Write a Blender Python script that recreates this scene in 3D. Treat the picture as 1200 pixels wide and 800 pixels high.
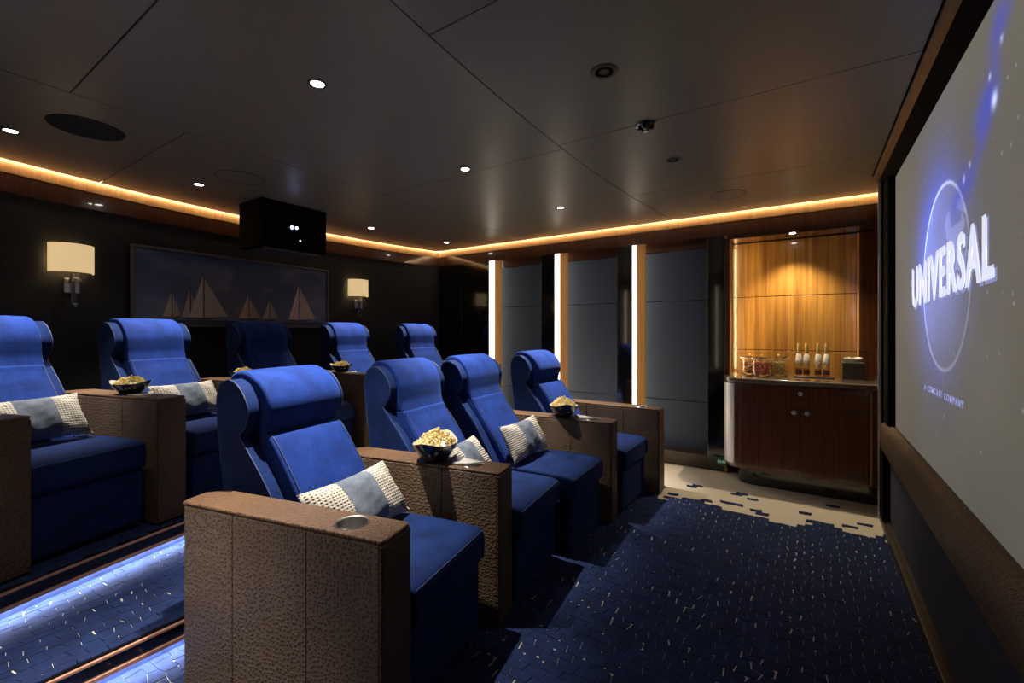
import bpy, bmesh, math, random
import numpy as np
from mathutils import Vector, Matrix, Euler
for o in list(bpy.data.objects): bpy.data.objects.remove(o)
S = bpy.context.scene
C = S.collection
PI = math.pi
rnd = random.Random(7)

# ---------------------------------------------------------------- camera, world, exposure
cam = bpy.data.cameras.new('camera'); camo = bpy.data.objects.new('camera', cam); C.objects.link(camo)
cam.sensor_width = 36; cam.lens = 36*522/1200; cam.shift_y = -0.01; cam.clip_start = 0.02
YAW = math.atan2(349, 522)
camo.location = (0, 0, 1.27); camo.rotation_euler = (PI/2, 0, YAW)
S.camera = camo
w = bpy.data.worlds.new('world'); S.world = w; w.use_nodes = True
w.node_tree.nodes['Background'].inputs[0].default_value = (0.5, 0.55, 0.7, 1)
w.node_tree.nodes['Background'].inputs[1].default_value = 0.002
S.view_settings.view_transform = 'Standard'; S.view_settings.look = 'None'
S.view_settings.exposure = 0.0; S.view_settings.gamma = 1.0; S.view_settings.use_curve_mapping = False
FRONT_SPOT_W = 350; BACK_SPOT_W = 230; BAR_SPOT_W = 24
LED_WALL = 3.2; LED_COVE = 24.0; LED_STEP = 120.0

# ---------------------------------------------------------------- materials
class NT:
    def __init__(s, name):
        s.m = bpy.data.materials.new(name); s.m.use_nodes = True
        s.n = s.m.node_tree.nodes; s.l = s.m.node_tree.links
        s.b = s.n['Principled BSDF']
    def node(s, t, **k):
        x = s.n.new(t)
        for a, v in k.items():
            if a.startswith('i_'): x.inputs[a[2:].replace('_', ' ')].default_value = v
            else: setattr(x, a, v)
        return x
    def link(s, a, b): s.l.new(a, b)
    def coords(s, scale=(1, 1, 1), kind='Object'):
        t = s.node('ShaderNodeTexCoord'); mp = s.node('ShaderNodeMapping')
        mp.inputs['Scale'].default_value = scale
        s.link(t.outputs[kind], mp.inputs['Vector']); return mp.outputs[0]
    def ramp(s, fac, stops):
        r = s.node('ShaderNodeValToRGB'); e = r.color_ramp.elements
        while len(e) < len(stops): e.new(0.5)
        for q, (p, c) in zip(e, stops): q.position = p; q.color = (*c, 1)
        s.link(fac, r.inputs[0]); return r.outputs[0]
    def bump(s, h, strength, dist=0.002):
        b = s.node('ShaderNodeBump'); b.inputs['Strength'].default_value = strength; b.inputs['Distance'].default_value = dist
        s.link(h, b.inputs['Height']); s.link(b.outputs[0], s.b.inputs['Normal'])
    def math(s, op, a, b=None):
        m = s.node('ShaderNodeMath', operation=op)
        for i, v in enumerate((a, b)):
            if v is None: continue
            if isinstance(v, (int, float)): m.inputs[i].default_value = v
            else: s.link(v, m.inputs[i])
        return m.outputs[0]
def basic(name, col, rough=0.5, metal=0.0, coat=0.0, spec=0.5, sheen=0.0, noise=None):
    t = NT(name); b = t.b
    b.inputs['Base Color'].default_value = (*col, 1); b.inputs['Roughness'].default_value = rough
    b.inputs['Metallic'].default_value = metal; b.inputs['Coat Weight'].default_value = coat
    b.inputs['Coat Roughness'].default_value = 0.06
    b.inputs['Specular IOR Level'].default_value = spec; b.inputs['Sheen Weight'].default_value = sheen
    if noise:
        sc, amt, bmp = noise
        n = t.node('ShaderNodeTexNoise', i_Scale=sc, i_Detail=5.0); t.link(t.coords(), n.inputs['Vector'])
        c0 = tuple(x*(1-amt) for x in col); c1 = tuple(min(1, x*(1+amt)) for x in col)
        t.link(t.ramp(n.outputs['Fac'], [(0.3, c0), (0.7, c1)]), b.inputs['Base Color'])
        if bmp: t.bump(n.outputs['Fac'], bmp)
    return t.m
def emit(name, col, st):
    t = NT(name); t.b.inputs['Base Color'].default_value = (0.8, 0.8, 0.8, 1)
    t.b.inputs['Emission Color'].default_value = (*col, 1); t.b.inputs['Emission Strength'].default_value = st
    return t.m
def wood(name, c0, c1, scale=(30, 30, 1.2), rough=0.25, coat=1.0, bump=0.0):
    t = NT(name); n = t.node('ShaderNodeTexNoise', i_Scale=1.0, i_Detail=6.0, i_Roughness=0.65)
    t.link(t.coords(scale), n.inputs['Vector'])
    t.link(t.ramp(n.outputs['Fac'], [(0.32, c0), (0.68, c1)]), t.b.inputs['Base Color'])
    t.b.inputs['Roughness'].default_value = rough; t.b.inputs['Coat Weight'].default_value = coat
    t.b.inputs['Coat Roughness'].default_value = 0.03
    if bump: t.bump(n.outputs['Fac'], bump)
    return t.m
def velvet(name, col, sheen=0.35):
    t = NT(name); n = t.node('ShaderNodeTexNoise', i_Scale=9.0, i_Detail=6.0, i_Roughness=0.7)
    t.link(t.coords(), n.inputs['Vector'])
    n2 = t.node('ShaderNodeTexNoise', i_Scale=260.0, i_Detail=3.0); t.link(t.coords(), n2.inputs['Vector'])
    mixf = t.math('ADD', t.math('MULTIPLY', n.outputs['Fac'], 0.6), t.math('MULTIPLY', n2.outputs['Fac'], 0.4))
    t.link(t.ramp(mixf, [(0.36, tuple(x*0.55 for x in col)), (0.64, tuple(min(1, x*1.45) for x in col))]), t.b.inputs['Base Color'])
    t.b.inputs['Roughness'].default_value = 0.85; t.b.inputs['Specular IOR Level'].default_value = 0.15
    t.b.inputs['Sheen Weight'].default_value = sheen; t.b.inputs['Sheen Roughness'].default_value = 0.35
    t.b.inputs['Sheen Tint'].default_value = (0.25, 0.42, 1.0, 1)
    t.bump(n2.outputs['Fac'], 0.35, 0.001); return t.m
def ostrich(name, col, spacing=66.0, plane='XZ', strength=0.8):
    t = NT(name); co = t.coords()
    sx = t.node('ShaderNodeSeparateXYZ'); t.link(co, sx.inputs[0]); cx = t.node('ShaderNodeCombineXYZ')
    t.link(sx.outputs[plane[0]], cx.inputs[0]); t.link(sx.outputs[plane[1]], cx.inputs[1])
    wv = t.node('ShaderNodeTexNoise', i_Scale=5.0, i_Detail=2.0); t.link(co, wv.inputs['Vector'])
    v = t.node('ShaderNodeTexVoronoi', voronoi_dimensions='2D', i_Scale=spacing, i_Randomness=0.75); t.link(cx.outputs[0], v.inputs['Vector'])
    fine = t.node('ShaderNodeTexNoise', i_Scale=300.0, i_Detail=3.0); t.link(co, fine.inputs['Vector'])
    d = v.outputs['Distance']
    mound = t.ramp(d, [(0.0, (1.0,)*3), (0.14, (0.9,)*3), (0.34, (0.12,)*3), (0.5, (0, 0, 0))])
    h = t.math('ADD', mound, t.math('MULTIPLY', fine.outputs['Fac'], 0.06))
    pit = t.ramp(d, [(0.0, (0.20,)*3), (0.12, (0.30,)*3), (0.24, (1, 1, 1))])
    base = t.ramp(wv.outputs['Fac'], [(0.3, tuple(x*0.85 for x in col)), (0.7, tuple(x*1.15 for x in col))])
    mx = t.node('ShaderNodeMix', data_type='RGBA', blend_type='MULTIPLY'); mx.inputs['Factor'].default_value = 1.0
    t.link(base, mx.inputs[6]); t.link(pit, mx.inputs[7]); t.link(mx.outputs[2], t.b.inputs['Base Color'])
    t.b.inputs['Roughness'].default_value = 0.5; t.b.inputs['Specular IOR Level'].default_value = 0.35
    t.bump(h, strength, 0.0022); return t.m
def knit(name, dots=True):
    t = NT(name); co = t.coords()
    sx = t.node('ShaderNodeSeparateXYZ'); t.link(co, sx.inputs[0])
    a = t.math('SINE', t.math('MULTIPLY', sx.outputs['Z'], 2*PI/0.0125))
    if dots:
        b = t.math('SINE', t.math('MULTIPLY', sx.outputs['Y'], 2*PI/0.0125))
        f = t.math('MINIMUM', t.math('MULTIPLY', t.math('ADD', a, 1), 0.5), t.math('MULTIPLY', t.math('ADD', b, 1), 0.5))
        f = t.math('SUBTRACT', 1.0, f)
        stops = [(0.25, (0.10, 0.08, 0.06)), (0.5, (0.46, 0.42, 0.35))]
    else:
        f = t.math('MULTIPLY', t.math('ADD', a, 1), 0.5)
        stops = [(0.05, (0.12, 0.10, 0.08)), (0.25, (0.46, 0.42, 0.36))]
    t.link(t.ramp(f, stops), t.b.inputs['Base Color'])
    t.b.inputs['Roughness'].default_value = 0.9; t.bump(f, 0.8, 0.003); return t.m
def glass(name, col=(1, 1, 1), rough=0.0):
    t = NT(name); t.b.inputs['Base Color'].default_value = (*col, 1); t.b.inputs['Roughness'].default_value = rough
    t.b.inputs['Transmission Weight'].default_value = 1.0; t.b.inputs['IOR'].default_value = 1.45; return t.m
def attr_mat(name, rough=0.6, emission=0.0):
    t = NT(name); a = t.node('ShaderNodeVertexColor', layer_name='col')
    if emission:
        t.b.inputs['Base Color'].default_value = (0.02, 0.02, 0.02, 1)
        t.link(a.outputs[0], t.b.inputs['Emission Color']); t.b.inputs['Emission Strength'].default_value = emission
    else: t.link(a.outputs[0], t.b.inputs['Base Color'])
    t.b.inputs['Roughness'].default_value = rough; return t.m

M = dict(
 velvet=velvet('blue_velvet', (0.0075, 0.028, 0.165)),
 velvet_shaded=velvet('blue_velvet_shaded', (0.0045, 0.017, 0.082), 0.15),  # same velvet, shade of the dim seat parts put into its colour
 piping=basic('piping_blue', (0.02, 0.04, 0.13), 0.6),
 leather=ostrich('ostrich_leather', (0.16, 0.104, 0.062)), leather_shaded=ostrich('ostrich_leather_shaded', (0.085, 0.052, 0.03), 66.0, 'YZ'),  # second one: same leather, darkened to paint in the unlit end faces
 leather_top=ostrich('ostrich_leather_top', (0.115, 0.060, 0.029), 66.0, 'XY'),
 leather_core=basic('leather_core', (0.03, 0.018, 0.012), 0.7),
 rail=ostrich('rail_leather', (0.13, 0.085, 0.055), 80.0, 'YZ'),
 chrome=basic('chrome', (0.55, 0.53, 0.50), 0.28, 1.0),
 knitd=knit('knit_dots', True), knits=knit('knit_stripes', False),
 grey=velvet('grey_velvet', (0.12, 0.14, 0.175), 0.1),
 ceil=basic('ceiling_leather', (0.20, 0.178, 0.132), 0.36, 0, 0, 0.5, 0, (420, 0.12, 0.10)),
 black=basic('matte_black', (0.003, 0.003, 0.0035), 0.85, spec=0.08),
 blackgloss=basic('black_gloss', (0.006, 0.005, 0.005), 0.12, 0, 1.0),
 speaker=basic('speaker_cloth', (0.012, 0.011, 0.010), 0.9),
 wenge=wood('wenge_wall', (0.002, 0.0018, 0.0018), (0.010, 0.009, 0.0085), (140, 140, 14), 0.6, 0.0, 0.6),
 rosewood=wood('dark_rosewood', (0.060, 0.020, 0.008), (0.105, 0.038, 0.015), (60, 60, 1.5), 0.2),
 cabwood=wood('cabinet_rosewood', (0.11, 0.038, 0.013), (0.20, 0.072, 0.026), (60, 60, 1.5), 0.2),
 zebrano=wood('amber_veneer', (0.22, 0.088, 0.016), (0.52, 0.27, 0.06), (34, 34, 0.9), 0.3),
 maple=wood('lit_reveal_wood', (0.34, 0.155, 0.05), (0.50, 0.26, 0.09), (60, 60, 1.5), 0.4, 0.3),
 base=wood('dark_baseboard', (0.05, 0.025, 0.014), (0.09, 0.05, 0.028), (3, 60, 60), 0.35, 0.5),
 navy=basic('navy_wall_fabric', (0.085, 0.11, 0.15), 0.75, 0, 0, 0.3, 0.1, (300, 0.2, 0.3)),
 navydark=basic('navy_speaker_cloth', (0.035, 0.04, 0.07), 0.9, 0, 0, 0.3, 0, (250, 0.5, 0.5)),
 carpet=velvet('navy_carpet_pile', (0.013, 0.024, 0.080), 0.2),
 beige=basic('beige_carpet', (0.64, 0.57, 0.46), 0.95, 0, 0, 0.1, 0, (180, 0.18, 0.4)),
 copper=basic('copper_trim', (0.60, 0.30, 0.20), 0.45, 0.25),
 bronze=basic('bronze_frame', (0.10, 0.075, 0.055), 0.4, 0.6),
 steel=basic('brushed_steel', (0.80, 0.79, 0.75), 0.45, 0.7),
 white=basic('white_paper', (0.8, 0.78, 0.73), 0.8),
 cloth=basic('white_napkin', (0.50, 0.48, 0.44), 0.9, noise=(60, 0.05, 0.2)),
 bowl=basic('navy_glaze', (0.010, 0.014, 0.035), 0.2, 0, 0.6),
 bowlin=basic('cream_glaze', (0.65, 0.60, 0.52), 0.3),
 popcorn=basic('popcorn', (0.80, 0.63, 0.27), 0.8, noise=(70, 0.22, 0.2)),
 wallled=emit('wall_light_strip', (1.0, 0.88, 0.68), LED_WALL),
 coveled=emit('cove_light_strip', (1.0, 0.80, 0.56), LED_COVE),
 stepled=emit('step_light_strip', (0.92, 0.95, 1.0), LED_STEP),
 barled=emit('bar_light_strip', (1.0, 0.74, 0.36), 32.0),
 bulb=emit('lamp_disc', (1.0, 0.95, 0.88), 25),
 off=basic('unlit_lamp', (0.05, 0.045, 0.04), 0.3, 0.3),
 shade=None, counter=basic('counter_top', (0.20, 0.16, 0.12), 0.15, 0, 1.0),
 glass=glass('clear_glass'), amber=glass('amber_glass', (0.75, 0.5, 0.2)),
 gold=basic('gold_foil', (0.75, 0.58, 0.22), 0.35, 0.5), label=basic('gold_label', (0.55, 0.38, 0.14), 0.5),
 choc=basic('chocolate_sweets', (0.42, 0.22, 0.13), 0.5, noise=(60, 0.6, 0)), red=basic('red_sweets', (0.75, 0.16, 0.09), 0.4, noise=(50, 0.6, 0)),
 nuts=basic('golden_nuts', (0.85, 0.62, 0.2), 0.5, noise=(50, 0.5, 0)), olive=basic('dark_olive_leather', (0.045, 0.045, 0.032), 0.5),
 green=basic('green_sign', (0.03, 0.16, 0.09), 0.4), greenpale=emit('green_sign_marks', (0.3, 0.8, 0.5), 0.12),
 proj=basic('projector_black', (0.0015, 0.0015, 0.0015), 0.8, spec=0.1), projlens=emit('projector_lens', (0.45, 0.5, 1.0), 12),
 pstat=emit('status_lamp', (1, 1, 0.9), 1.5), frame=basic('picture_frame', (0.10, 0.085, 0.075), 0.4),
 screen=attr_mat('projected_image', 0.8, 0.80), picture=attr_mat('sailing_print', 0.4),
 letters=emit('projected_letters', (0.72, 0.76, 0.95), 0.95), lettersd=emit('projected_letter_sides', (0.22, 0.26, 0.55), 0.8),
 small=emit('projected_small_letters', (0.28, 0.32, 0.75), 0.75), stemglass=glass('stem_glass', (0.9, 0.9, 0.92), 0.02),
)
t = NT('lamp_shade_fabric'); t.b.inputs['Base Color'].default_value = (0.85, 0.72, 0.5, 1)
t.b.inputs['Roughness'].default_value = 0.9
t.b.inputs['Emission Color'].default_value = (1.0, 0.70, 0.34, 1); t.b.inputs['Emission Strength'].default_value = 0.62
M['shade'] = t.m

# ---------------------------------------------------------------- helpers
def link(name, me, mat, parent=None, loc=None, rot=None, wn=False):
    o = bpy.data.objects.new(name, me); C.objects.link(o)
    if mat is not None and not me.materials: me.materials.append(mat)
    if parent is not None: o.parent = parent
    if loc is not None: o.location = loc
    if rot is not None: o.rotation_euler = rot
    if wn:
        k = o.modifiers.new('wn', 'WEIGHTED_NORMAL'); k.keep_sharp = True
    return o
def fin(name, bm, mat, parent=None, smooth=True, wn=False, loc=None, rot=None):
    me = bpy.data.meshes.new(name)
    bmesh.ops.recalc_face_normals(bm, faces=bm.faces)
    if smooth:
        for f in bm.faces: f.smooth = True
    bm.to_mesh(me); bm.free()
    if smooth and not wn:
        me.set_sharp_from_angle(angle=math.radians(40))
    return link(name, me, mat, parent, loc, rot, wn)
def tag(o, label=None, cat=None, group=None, kind=None):
    if label: o['label'] = label
    if cat: o['category'] = cat
    if group: o['group'] = group
    if kind: o['kind'] = kind
    return o
def thing(name, label, cat, loc=(0, 0, 0), rz=0, group=None, rot=None):
    o = bpy.data.objects.new(name, None); C.objects.link(o)
    o.empty_display_size = 0.05
    o.location = loc; o.rotation_euler = rot if rot else (0, 0, rz)
    return tag(o, label, cat, group)
def dup(root, loc, rz, label, group=None, rot=None):
    r = root.copy(); C.objects.link(r); r.location = loc; r.rotation_euler = rot if rot else (0, 0, rz)
    r['label'] = label
    if group: r['group'] = group
    for ch in list(root.children):
        c = ch.copy(); C.objects.link(c); c.parent = r
        for g in ch.children:
            d = g.copy(); C.objects.link(d); d.parent = c
    return r
def add_box(bm, lo, hi, bev=0.0, seg=2):
    b = bmesh.new()
    v = [b.verts.new((x, y, z)) for x in (lo[0], hi[0]) for y in (lo[1], hi[1]) for z in (lo[2], hi[2])]
    for f in ((0, 1, 3, 2), (4, 6, 7, 5), (0, 4, 5, 1), (2, 3, 7, 6), (0, 2, 6, 4), (1, 5, 7, 3)): b.faces.new([v[i] for i in f])
    if bev: bmesh.ops.bevel(b, geom=b.edges[:], offset=bev, segments=seg, affect='EDGES', profile=0.6)
    join(bm, b)
def join(bm, b):
    me = bpy.data.meshes.new('tmp'); b.to_mesh(me); b.free(); bm.from_mesh(me); bpy.data.meshes.remove(me)
def box(name, lo, hi, mat, parent=None, bev=0.0, seg=2, **k):
    bm = bmesh.new(); add_box(bm, lo, hi, bev, seg); return fin(name, bm, mat, parent, smooth=bev > 0, wn=bev > 0, **k)
def catmull(pts, n=6, closed=False):
    out = []; N = len(pts)
    rng = range(N) if closed else range(N-1)
    for i in rng:
        p0 = pts[(i-1) % N] if closed or i > 0 else pts[i]; p1 = pts[i]; p2 = pts[(i+1) % N]
        p3 = pts[(i+2) % N] if closed or i+2 < N else p2
        for j in range(n):
            t = j/n
            out.append(tuple(0.5*((2*b)+(c-a)*t+(2*a-5*b+4*c-d)*t*t+(3*b-a-3*c+d)*t**3) for a, b, c, d in zip(p0, p1, p2, p3)))
    if not closed: out.append(tuple(pts[-1]))
    return out
def prism(bm, pts, a0, a1, axis='Y', bev=0.0, seg=3, edge_angle=None):
    """polygon extruded along an axis; pts are (x,z) for axis Y, (x,y) for axis Z; only the two rims are bevelled"""
    b = bmesh.new(); mk = (lambda p, a: (p[0], a, p[1])) if axis == 'Y' else (lambda p, a: (p[0], p[1], a))
    A = [b.verts.new(mk(p, a0)) for p in pts]; B = [b.verts.new(mk(p, a1)) for p in pts]
    N = len(pts); fa = b.faces.new(A); fb = b.faces.new(B[::-1])
    for i in range(N): b.faces.new((A[i], B[i], B[(i+1) % N], A[(i+1) % N]))
    bmesh.ops.recalc_face_normals(b, faces=b.faces)
    if bev:
        rim = [e for f in (fa, fb) for e in f.edges]
        if edge_angle is not None:
            rim += [e for e in b.edges if e not in rim and len(e.link_faces) == 2 and e.calc_face_angle(0) > edge_angle]
        bmesh.ops.bevel(b, geom=list(set(rim)), offset=bev, segments=seg, affect='EDGES', profile=0.5)
    join(bm, b)
def tube(bm, pts, r, n=8, closed=False):
    P = [Vector(p) for p in pts]; N = len(P); rings = []
    up = Vector((0.123, 0.456, 0.88)).normalized()
    for i, p in enumerate(P):
        if closed: d = P[(i+1) % N]-P[i-1]
        else: d = P[min(i+1, N-1)]-P[max(i-1, 0)]
        d.normalize(); a = d.cross(up)
        if a.length < 1e-3: a = d.cross(Vector((1, 0, 0)))
        a.normalize(); b = d.cross(a)
        rr = r[i] if isinstance(r, (list, tuple)) else r
        rings.append([bm.verts.new(p+(a*math.cos(2*PI*k/n)+b*math.sin(2*PI*k/n))*rr) for k in range(n)])
    for i in range(N if closed else N-1):
        A, B = rings[i], rings[(i+1) % N]
        for k in range(n): bm.faces.new((A[k], A[(k+1) % n], B[(k+1) % n], B[k]))
    if not closed: bm.faces.new(rings[0][::-1]); bm.faces.new(rings[-1])
def lathe(bm, prof, n=24, c=(0, 0, 0), sx=1, sy=1):
    rings = []
    for r, z in prof:
        if r < 1e-6: rings.append([bm.verts.new((c[0], c[1], c[2]+z))])
        else: rings.append([bm.verts.new((c[0]+sx*r*math.cos(2*PI*k/n), c[1]+sy*r*math.sin(2*PI*k/n), c[2]+z)) for k in range(n)])
    for A, B in zip(rings[:-1], rings[1:]):
        for k in range(n):
            q = (k+1) % n
            if len(A) == 1 and len(B) == 1: continue
            if len(A) == 1: bm.faces.new((A[0], B[k], B[q]))
            elif len(B) == 1: bm.faces.new((A[k], A[q], B[0]))
            else: bm.faces.new((A[k], A[q], B[q], B[k]))
def lathe_o(name, prof, mat, parent=None, n=24, c=(0, 0, 0), sx=1, sy=1, **k):
    bm = bmesh.new(); lathe(bm, prof, n, c, sx, sy); return fin(name, bm, mat, parent, **k)
def bool_cut(o, cutter_bm):
    """apply a boolean difference at build time"""
    me = bpy.data.meshes.new('cut'); bmesh.ops.recalc_face_normals(cutter_bm, faces=cutter_bm.faces); cutter_bm.to_mesh(me); cutter_bm.free()
    c = bpy.data.objects.new('cut', me); C.objects.link(c); c.parent = o.parent
    m = o.modifiers.new('b', 'BOOLEAN'); m.object = c; m.operation = 'DIFFERENCE'; m.solver = 'EXACT'
    while o.modifiers[0] != m: o.modifiers.move(len(o.modifiers)-1, 0)
    wnm = [x for x in o.modifiers if x.type == 'WEIGHTED_NORMAL']
    for x in wnm: x.show_viewport = False
    bpy.context.view_layer.update()
    dg = bpy.context.evaluated_depsgraph_get()
    nm = bpy.data.meshes.new_from_object(o.evaluated_get(dg)); o.modifiers.remove(m)
    o.data = nm; nm.set_sharp_from_angle(angle=math.radians(40))
    bpy.data.objects.remove(c)
def R(d): return math.radians(d)

# ---------------------------------------------------------------- geometry constants of the room
FAR = 4.40; NEAR = -0.45; CEIL = 2.32; XS = 0.388; Z1 = 0.125; Z2 = 0.25
def xwall(y): return 3.28-math.sqrt(7.65**2-(y-2.46)**2)
def xnos(y): return -2.89+(y-2.2)**2/11.6
def xn0(y): return -2.05
def xc1(y): return -1.185+0.075*((y-2.5)/1.5)**2
def xc2(y): return -2.745+0.05*((y-2.3)/2.0)**2
def ys(a, b, n): return [a+(b-a)*i/n for i in range(n+1)]

# ================================================================ STRUCTURE
def strip_wall(name, xf, y0, y1, z0, z1, th, mat, parent=None, n=24, kind=None, bev=0):
    pts = [(xf(y), y) for y in ys(y0, y1, n)]+[(xf(y)-th, y) for y in ys(y1, y0, n)]
    bm = bmesh.new(); prism(bm, pts, z0, z1, 'Z', bev); o = fin(name, bm, mat, parent)
    if kind: tag(o, kind=kind)
    return o
floor = box('floor', (-4.6, NEAR-0.26, -0.1), (1.0, FAR+0.45, 0.0), M['beige']); tag(floor, 'pale beige woven carpet floor under navy pile blocks', kind='structure')
wall_back = strip_wall('wall_back', xwall, NEAR-0.26, FAR+0.26, 0, CEIL+0.1, 0.1, M['wenge'], kind='structure')
wall_far = box('wall_far', (-4.4, FAR+0.16, 0), (-0.64, FAR+0.26, CEIL+0.1), M['blackgloss']); tag(wall_far, kind='structure')
wall_near = box('wall_near', (-4.4, NEAR-0.26, 0), (1.0, NEAR-0.16, CEIL+0.1), M['wenge']); tag(wall_near, kind='structure')
wall_screen = box('wall_screen', (0.46, NEAR, 0), (0.56, 3.88, CEIL+0.1), M['black']); tag(wall_screen, kind='structure')
wall_right = box('wall_right', (0.56, 3.88, 0), (0.66, FAR+0.45, CEIL+0.1), M['rosewood']); tag(wall_right, kind='structure')

# ceiling: slab with panels parted by open joints
ceiling = box('ceiling', (-4.6, NEAR-0.26, CEIL+0.025), (1.0, FAR+0.45, CEIL+0.1), M['black']); tag(ceiling, 'dark taupe leather ceiling of large panels', kind='structure')
G = 0.003
def ceil_panel(xa, xb, y0, y1):
    y0 += G; y1 -= G
    pts = [(xa(y)+G, y) for y in ys(y0, y1, 14)]+[(xb(y)-G, y) for y in ys(y1, y0, 14)]
    bm = bmesh.new(); prism(bm, pts, CEIL, CEIL+0.024, 'Z'); fin('ceiling_panel', bm, M['ceil'], ceiling, smooth=False)
edge_b = lambda y: xwall(y)+0.046
edge_s = lambda y: XS-0.034 if y < 3.92 else 0.5
for a, b in ((NEAR, 0.05), (0.05, 1.15), (1.15, 2.24), (2.24, 3.39), (3.39, FAR-0.05)): ceil_panel(xc1, edge_s, a, b)
for a, b in ((NEAR, 0.55), (0.55, 2.30), (2.30, FAR-0.05)): ceil_panel(xc2, xc1, a, b)
for a, b in ((NEAR, 1.0), (1.0, 3.5), (3.5, FAR-0.05)): ceil_panel(edge_b, xc2, a, b)

# cove: wooden cornice with a light strip in the gap above it
def cove(name, fxy, n, th=0.035):
    """fxy(t) -> (point on the wall, inward normal)"""
    def band(off0, off1):
        P = [fxy(i/n) for i in range(n+1)]
        return [(p[0]+q[0]*off1, p[1]+q[1]*off1) for p, q in P]+[(p[0]+q[0]*off0, p[1]+q[1]*off0) for p, q in reversed(P)]
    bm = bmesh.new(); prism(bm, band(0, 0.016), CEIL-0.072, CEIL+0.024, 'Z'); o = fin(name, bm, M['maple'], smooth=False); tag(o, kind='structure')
    bm = bmesh.new(); prism(bm, band(0.041, 0.047), CEIL+0.003, CEIL+0.019, 'Z'); fin('light_strip', bm, M['coveled'], o, smooth=False)
    bm = bmesh.new(); prism(bm, band(0, 0.012), CEIL-0.19, CEIL-0.073, 'Z'); fin('frieze', bm, M['rosewood'], o, smooth=False)
cove('trim_1', lambda t: ((xwall(NEAR+(FAR-NEAR)*t), NEAR+(FAR-NEAR)*t), (1, 0)), 24)
cove('trim_2', lambda t: ((xwall(FAR)+(0.50-xwall(FAR))*t, FAR), (0, -1)), 4)
cove('trim_5', lambda t: ((xwall(NEAR)+(0.45-xwall(NEAR))*t, NEAR), (0, 1)), 4)

# far wall: pilasters, light strips, wooden reveals and navy panels
REC = 0.155
def bays(face, d, wall, base_name):
    def yb(name, x0, a, z0, x1, b, z1, mat, parent, **k):     # box between two depths measured into the recess
        ya, yb_ = sorted((face+d*a, face+d*b)); return box(name, (x0, ya, z0), (x1, yb_, z1), mat, parent, **k)
    for xl, xr, xe in ((-3.284, -2.545, -2.37), (-2.37, -1.647, -1.486), (-1.486, -0.783, -0.64)):
        yb('light_strip', xl, 0.006, 0.03, xl+0.008, 0.11, 2.165, M['wallled'], wall)
        bm = bmesh.new()   # curved wooden reveal turning into the recess
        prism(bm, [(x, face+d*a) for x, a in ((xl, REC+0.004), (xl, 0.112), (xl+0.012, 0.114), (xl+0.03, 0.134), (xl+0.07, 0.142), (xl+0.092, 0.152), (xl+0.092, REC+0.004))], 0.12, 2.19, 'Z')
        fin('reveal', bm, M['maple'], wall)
        for z0, z1 in ((0.10, 0.593), (0.593, 1.567), (1.567, 2.058)):
            yb('fabric_panel', xl+0.094, REC-0.008, z0+0.003, xr+0.05, REC+0.004, z1-0.003, M['navy'], wall, bev=0.004, seg=2)
        yb('upper_panel', xl+0.094, REC-0.006, 2.061, xr+0.05, REC+0.004, 2.19, M['rosewood'], wall)
        yb('pilaster', xr, 0.0, 0.0, xe-0.001, REC+0.004, 2.19, M['blackgloss'], wall, bev=0.004)
        yb('header', xl-0.001, -0.002, 2.19, xe, REC+0.004, 2.25, M['rosewood'], wall)
        bb = yb(base_name, xl+0.008, 0.002, 0, xr-0.001, 0.135, 0.128, M['base'], None, bev=0.004); tag(bb, kind='structure')
bays(FAR, 1, wall_far, 'baseboard_far')
bays(NEAR, -1, wall_near, 'baseboard_near')
for xa, xb in ((-4.12, -3.72), (-3.70, -3.285)):   # black door leaf beside the light strips
    box('black_panel', (xa, FAR+0.0, 0.02), (xb, FAR+0.16, 2.2), M['blackgloss'], wall_far, bev=0.006)

# steps: platform for the back row, one tread, nosings with light strips
def step(name, xf, z, zb, n=26):
    pts = [(xf(y)-0.06, y) for y in ys(NEAR, FAR-0.015, n)]+[(-4.6, FAR-0.015), (-4.6, NEAR)]
    pts = [(xf(y)-0.06, y) for y in ys(NEAR, FAR-0.015, n)]+[(xwall(y), y) for y in ys(FAR-0.015, NEAR, n)]
    bm = bmesh.new(); prism(bm, pts, zb, z, 'Z'); o = fin(name, bm, M['carpet'], smooth=False); tag(o, kind='structure')
    def band(a, b): return [(xf(y)-a, y) for y in ys(NEAR, FAR-0.015, n)]+[(xf(y)-b, y) for y in ys(FAR-0.015, NEAR, n)]
    bm = bmesh.new(); prism(bm, band(0.0, 0.07), z-0.052, z+0.003, 'Z'); fin('nosing', bm, M['blackgloss'], o, smooth=False)
    bm = bmesh.new(); prism(bm, band(-0.003, 0.009), z-0.002, z+0.006, 'Z'); fin('upper_trim', bm, M['copper'], o, smooth=False)
    bm = bmesh.new(); prism(bm, band(-0.008, 0.018), z-0.064, z-0.050, 'Z'); fin('lower_trim', bm, M['copper'], o, smooth=False)
    bm = bmesh.new(); prism(bm, band(0.024, 0.046), z-0.058, z-0.0525, 'Z'); fin('light_strip', bm, M['stepled'], o, smooth=False)
    return o
tread1 = step('trim_3', xn0, Z1, 0.0)
platform = step('trim_4', xnos, Z2, Z1)
box('tread_carpet', (-3.0, NEAR, Z1), (-2.10, FAR-0.015, Z1+0.002), M['beige'], tread1)

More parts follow.
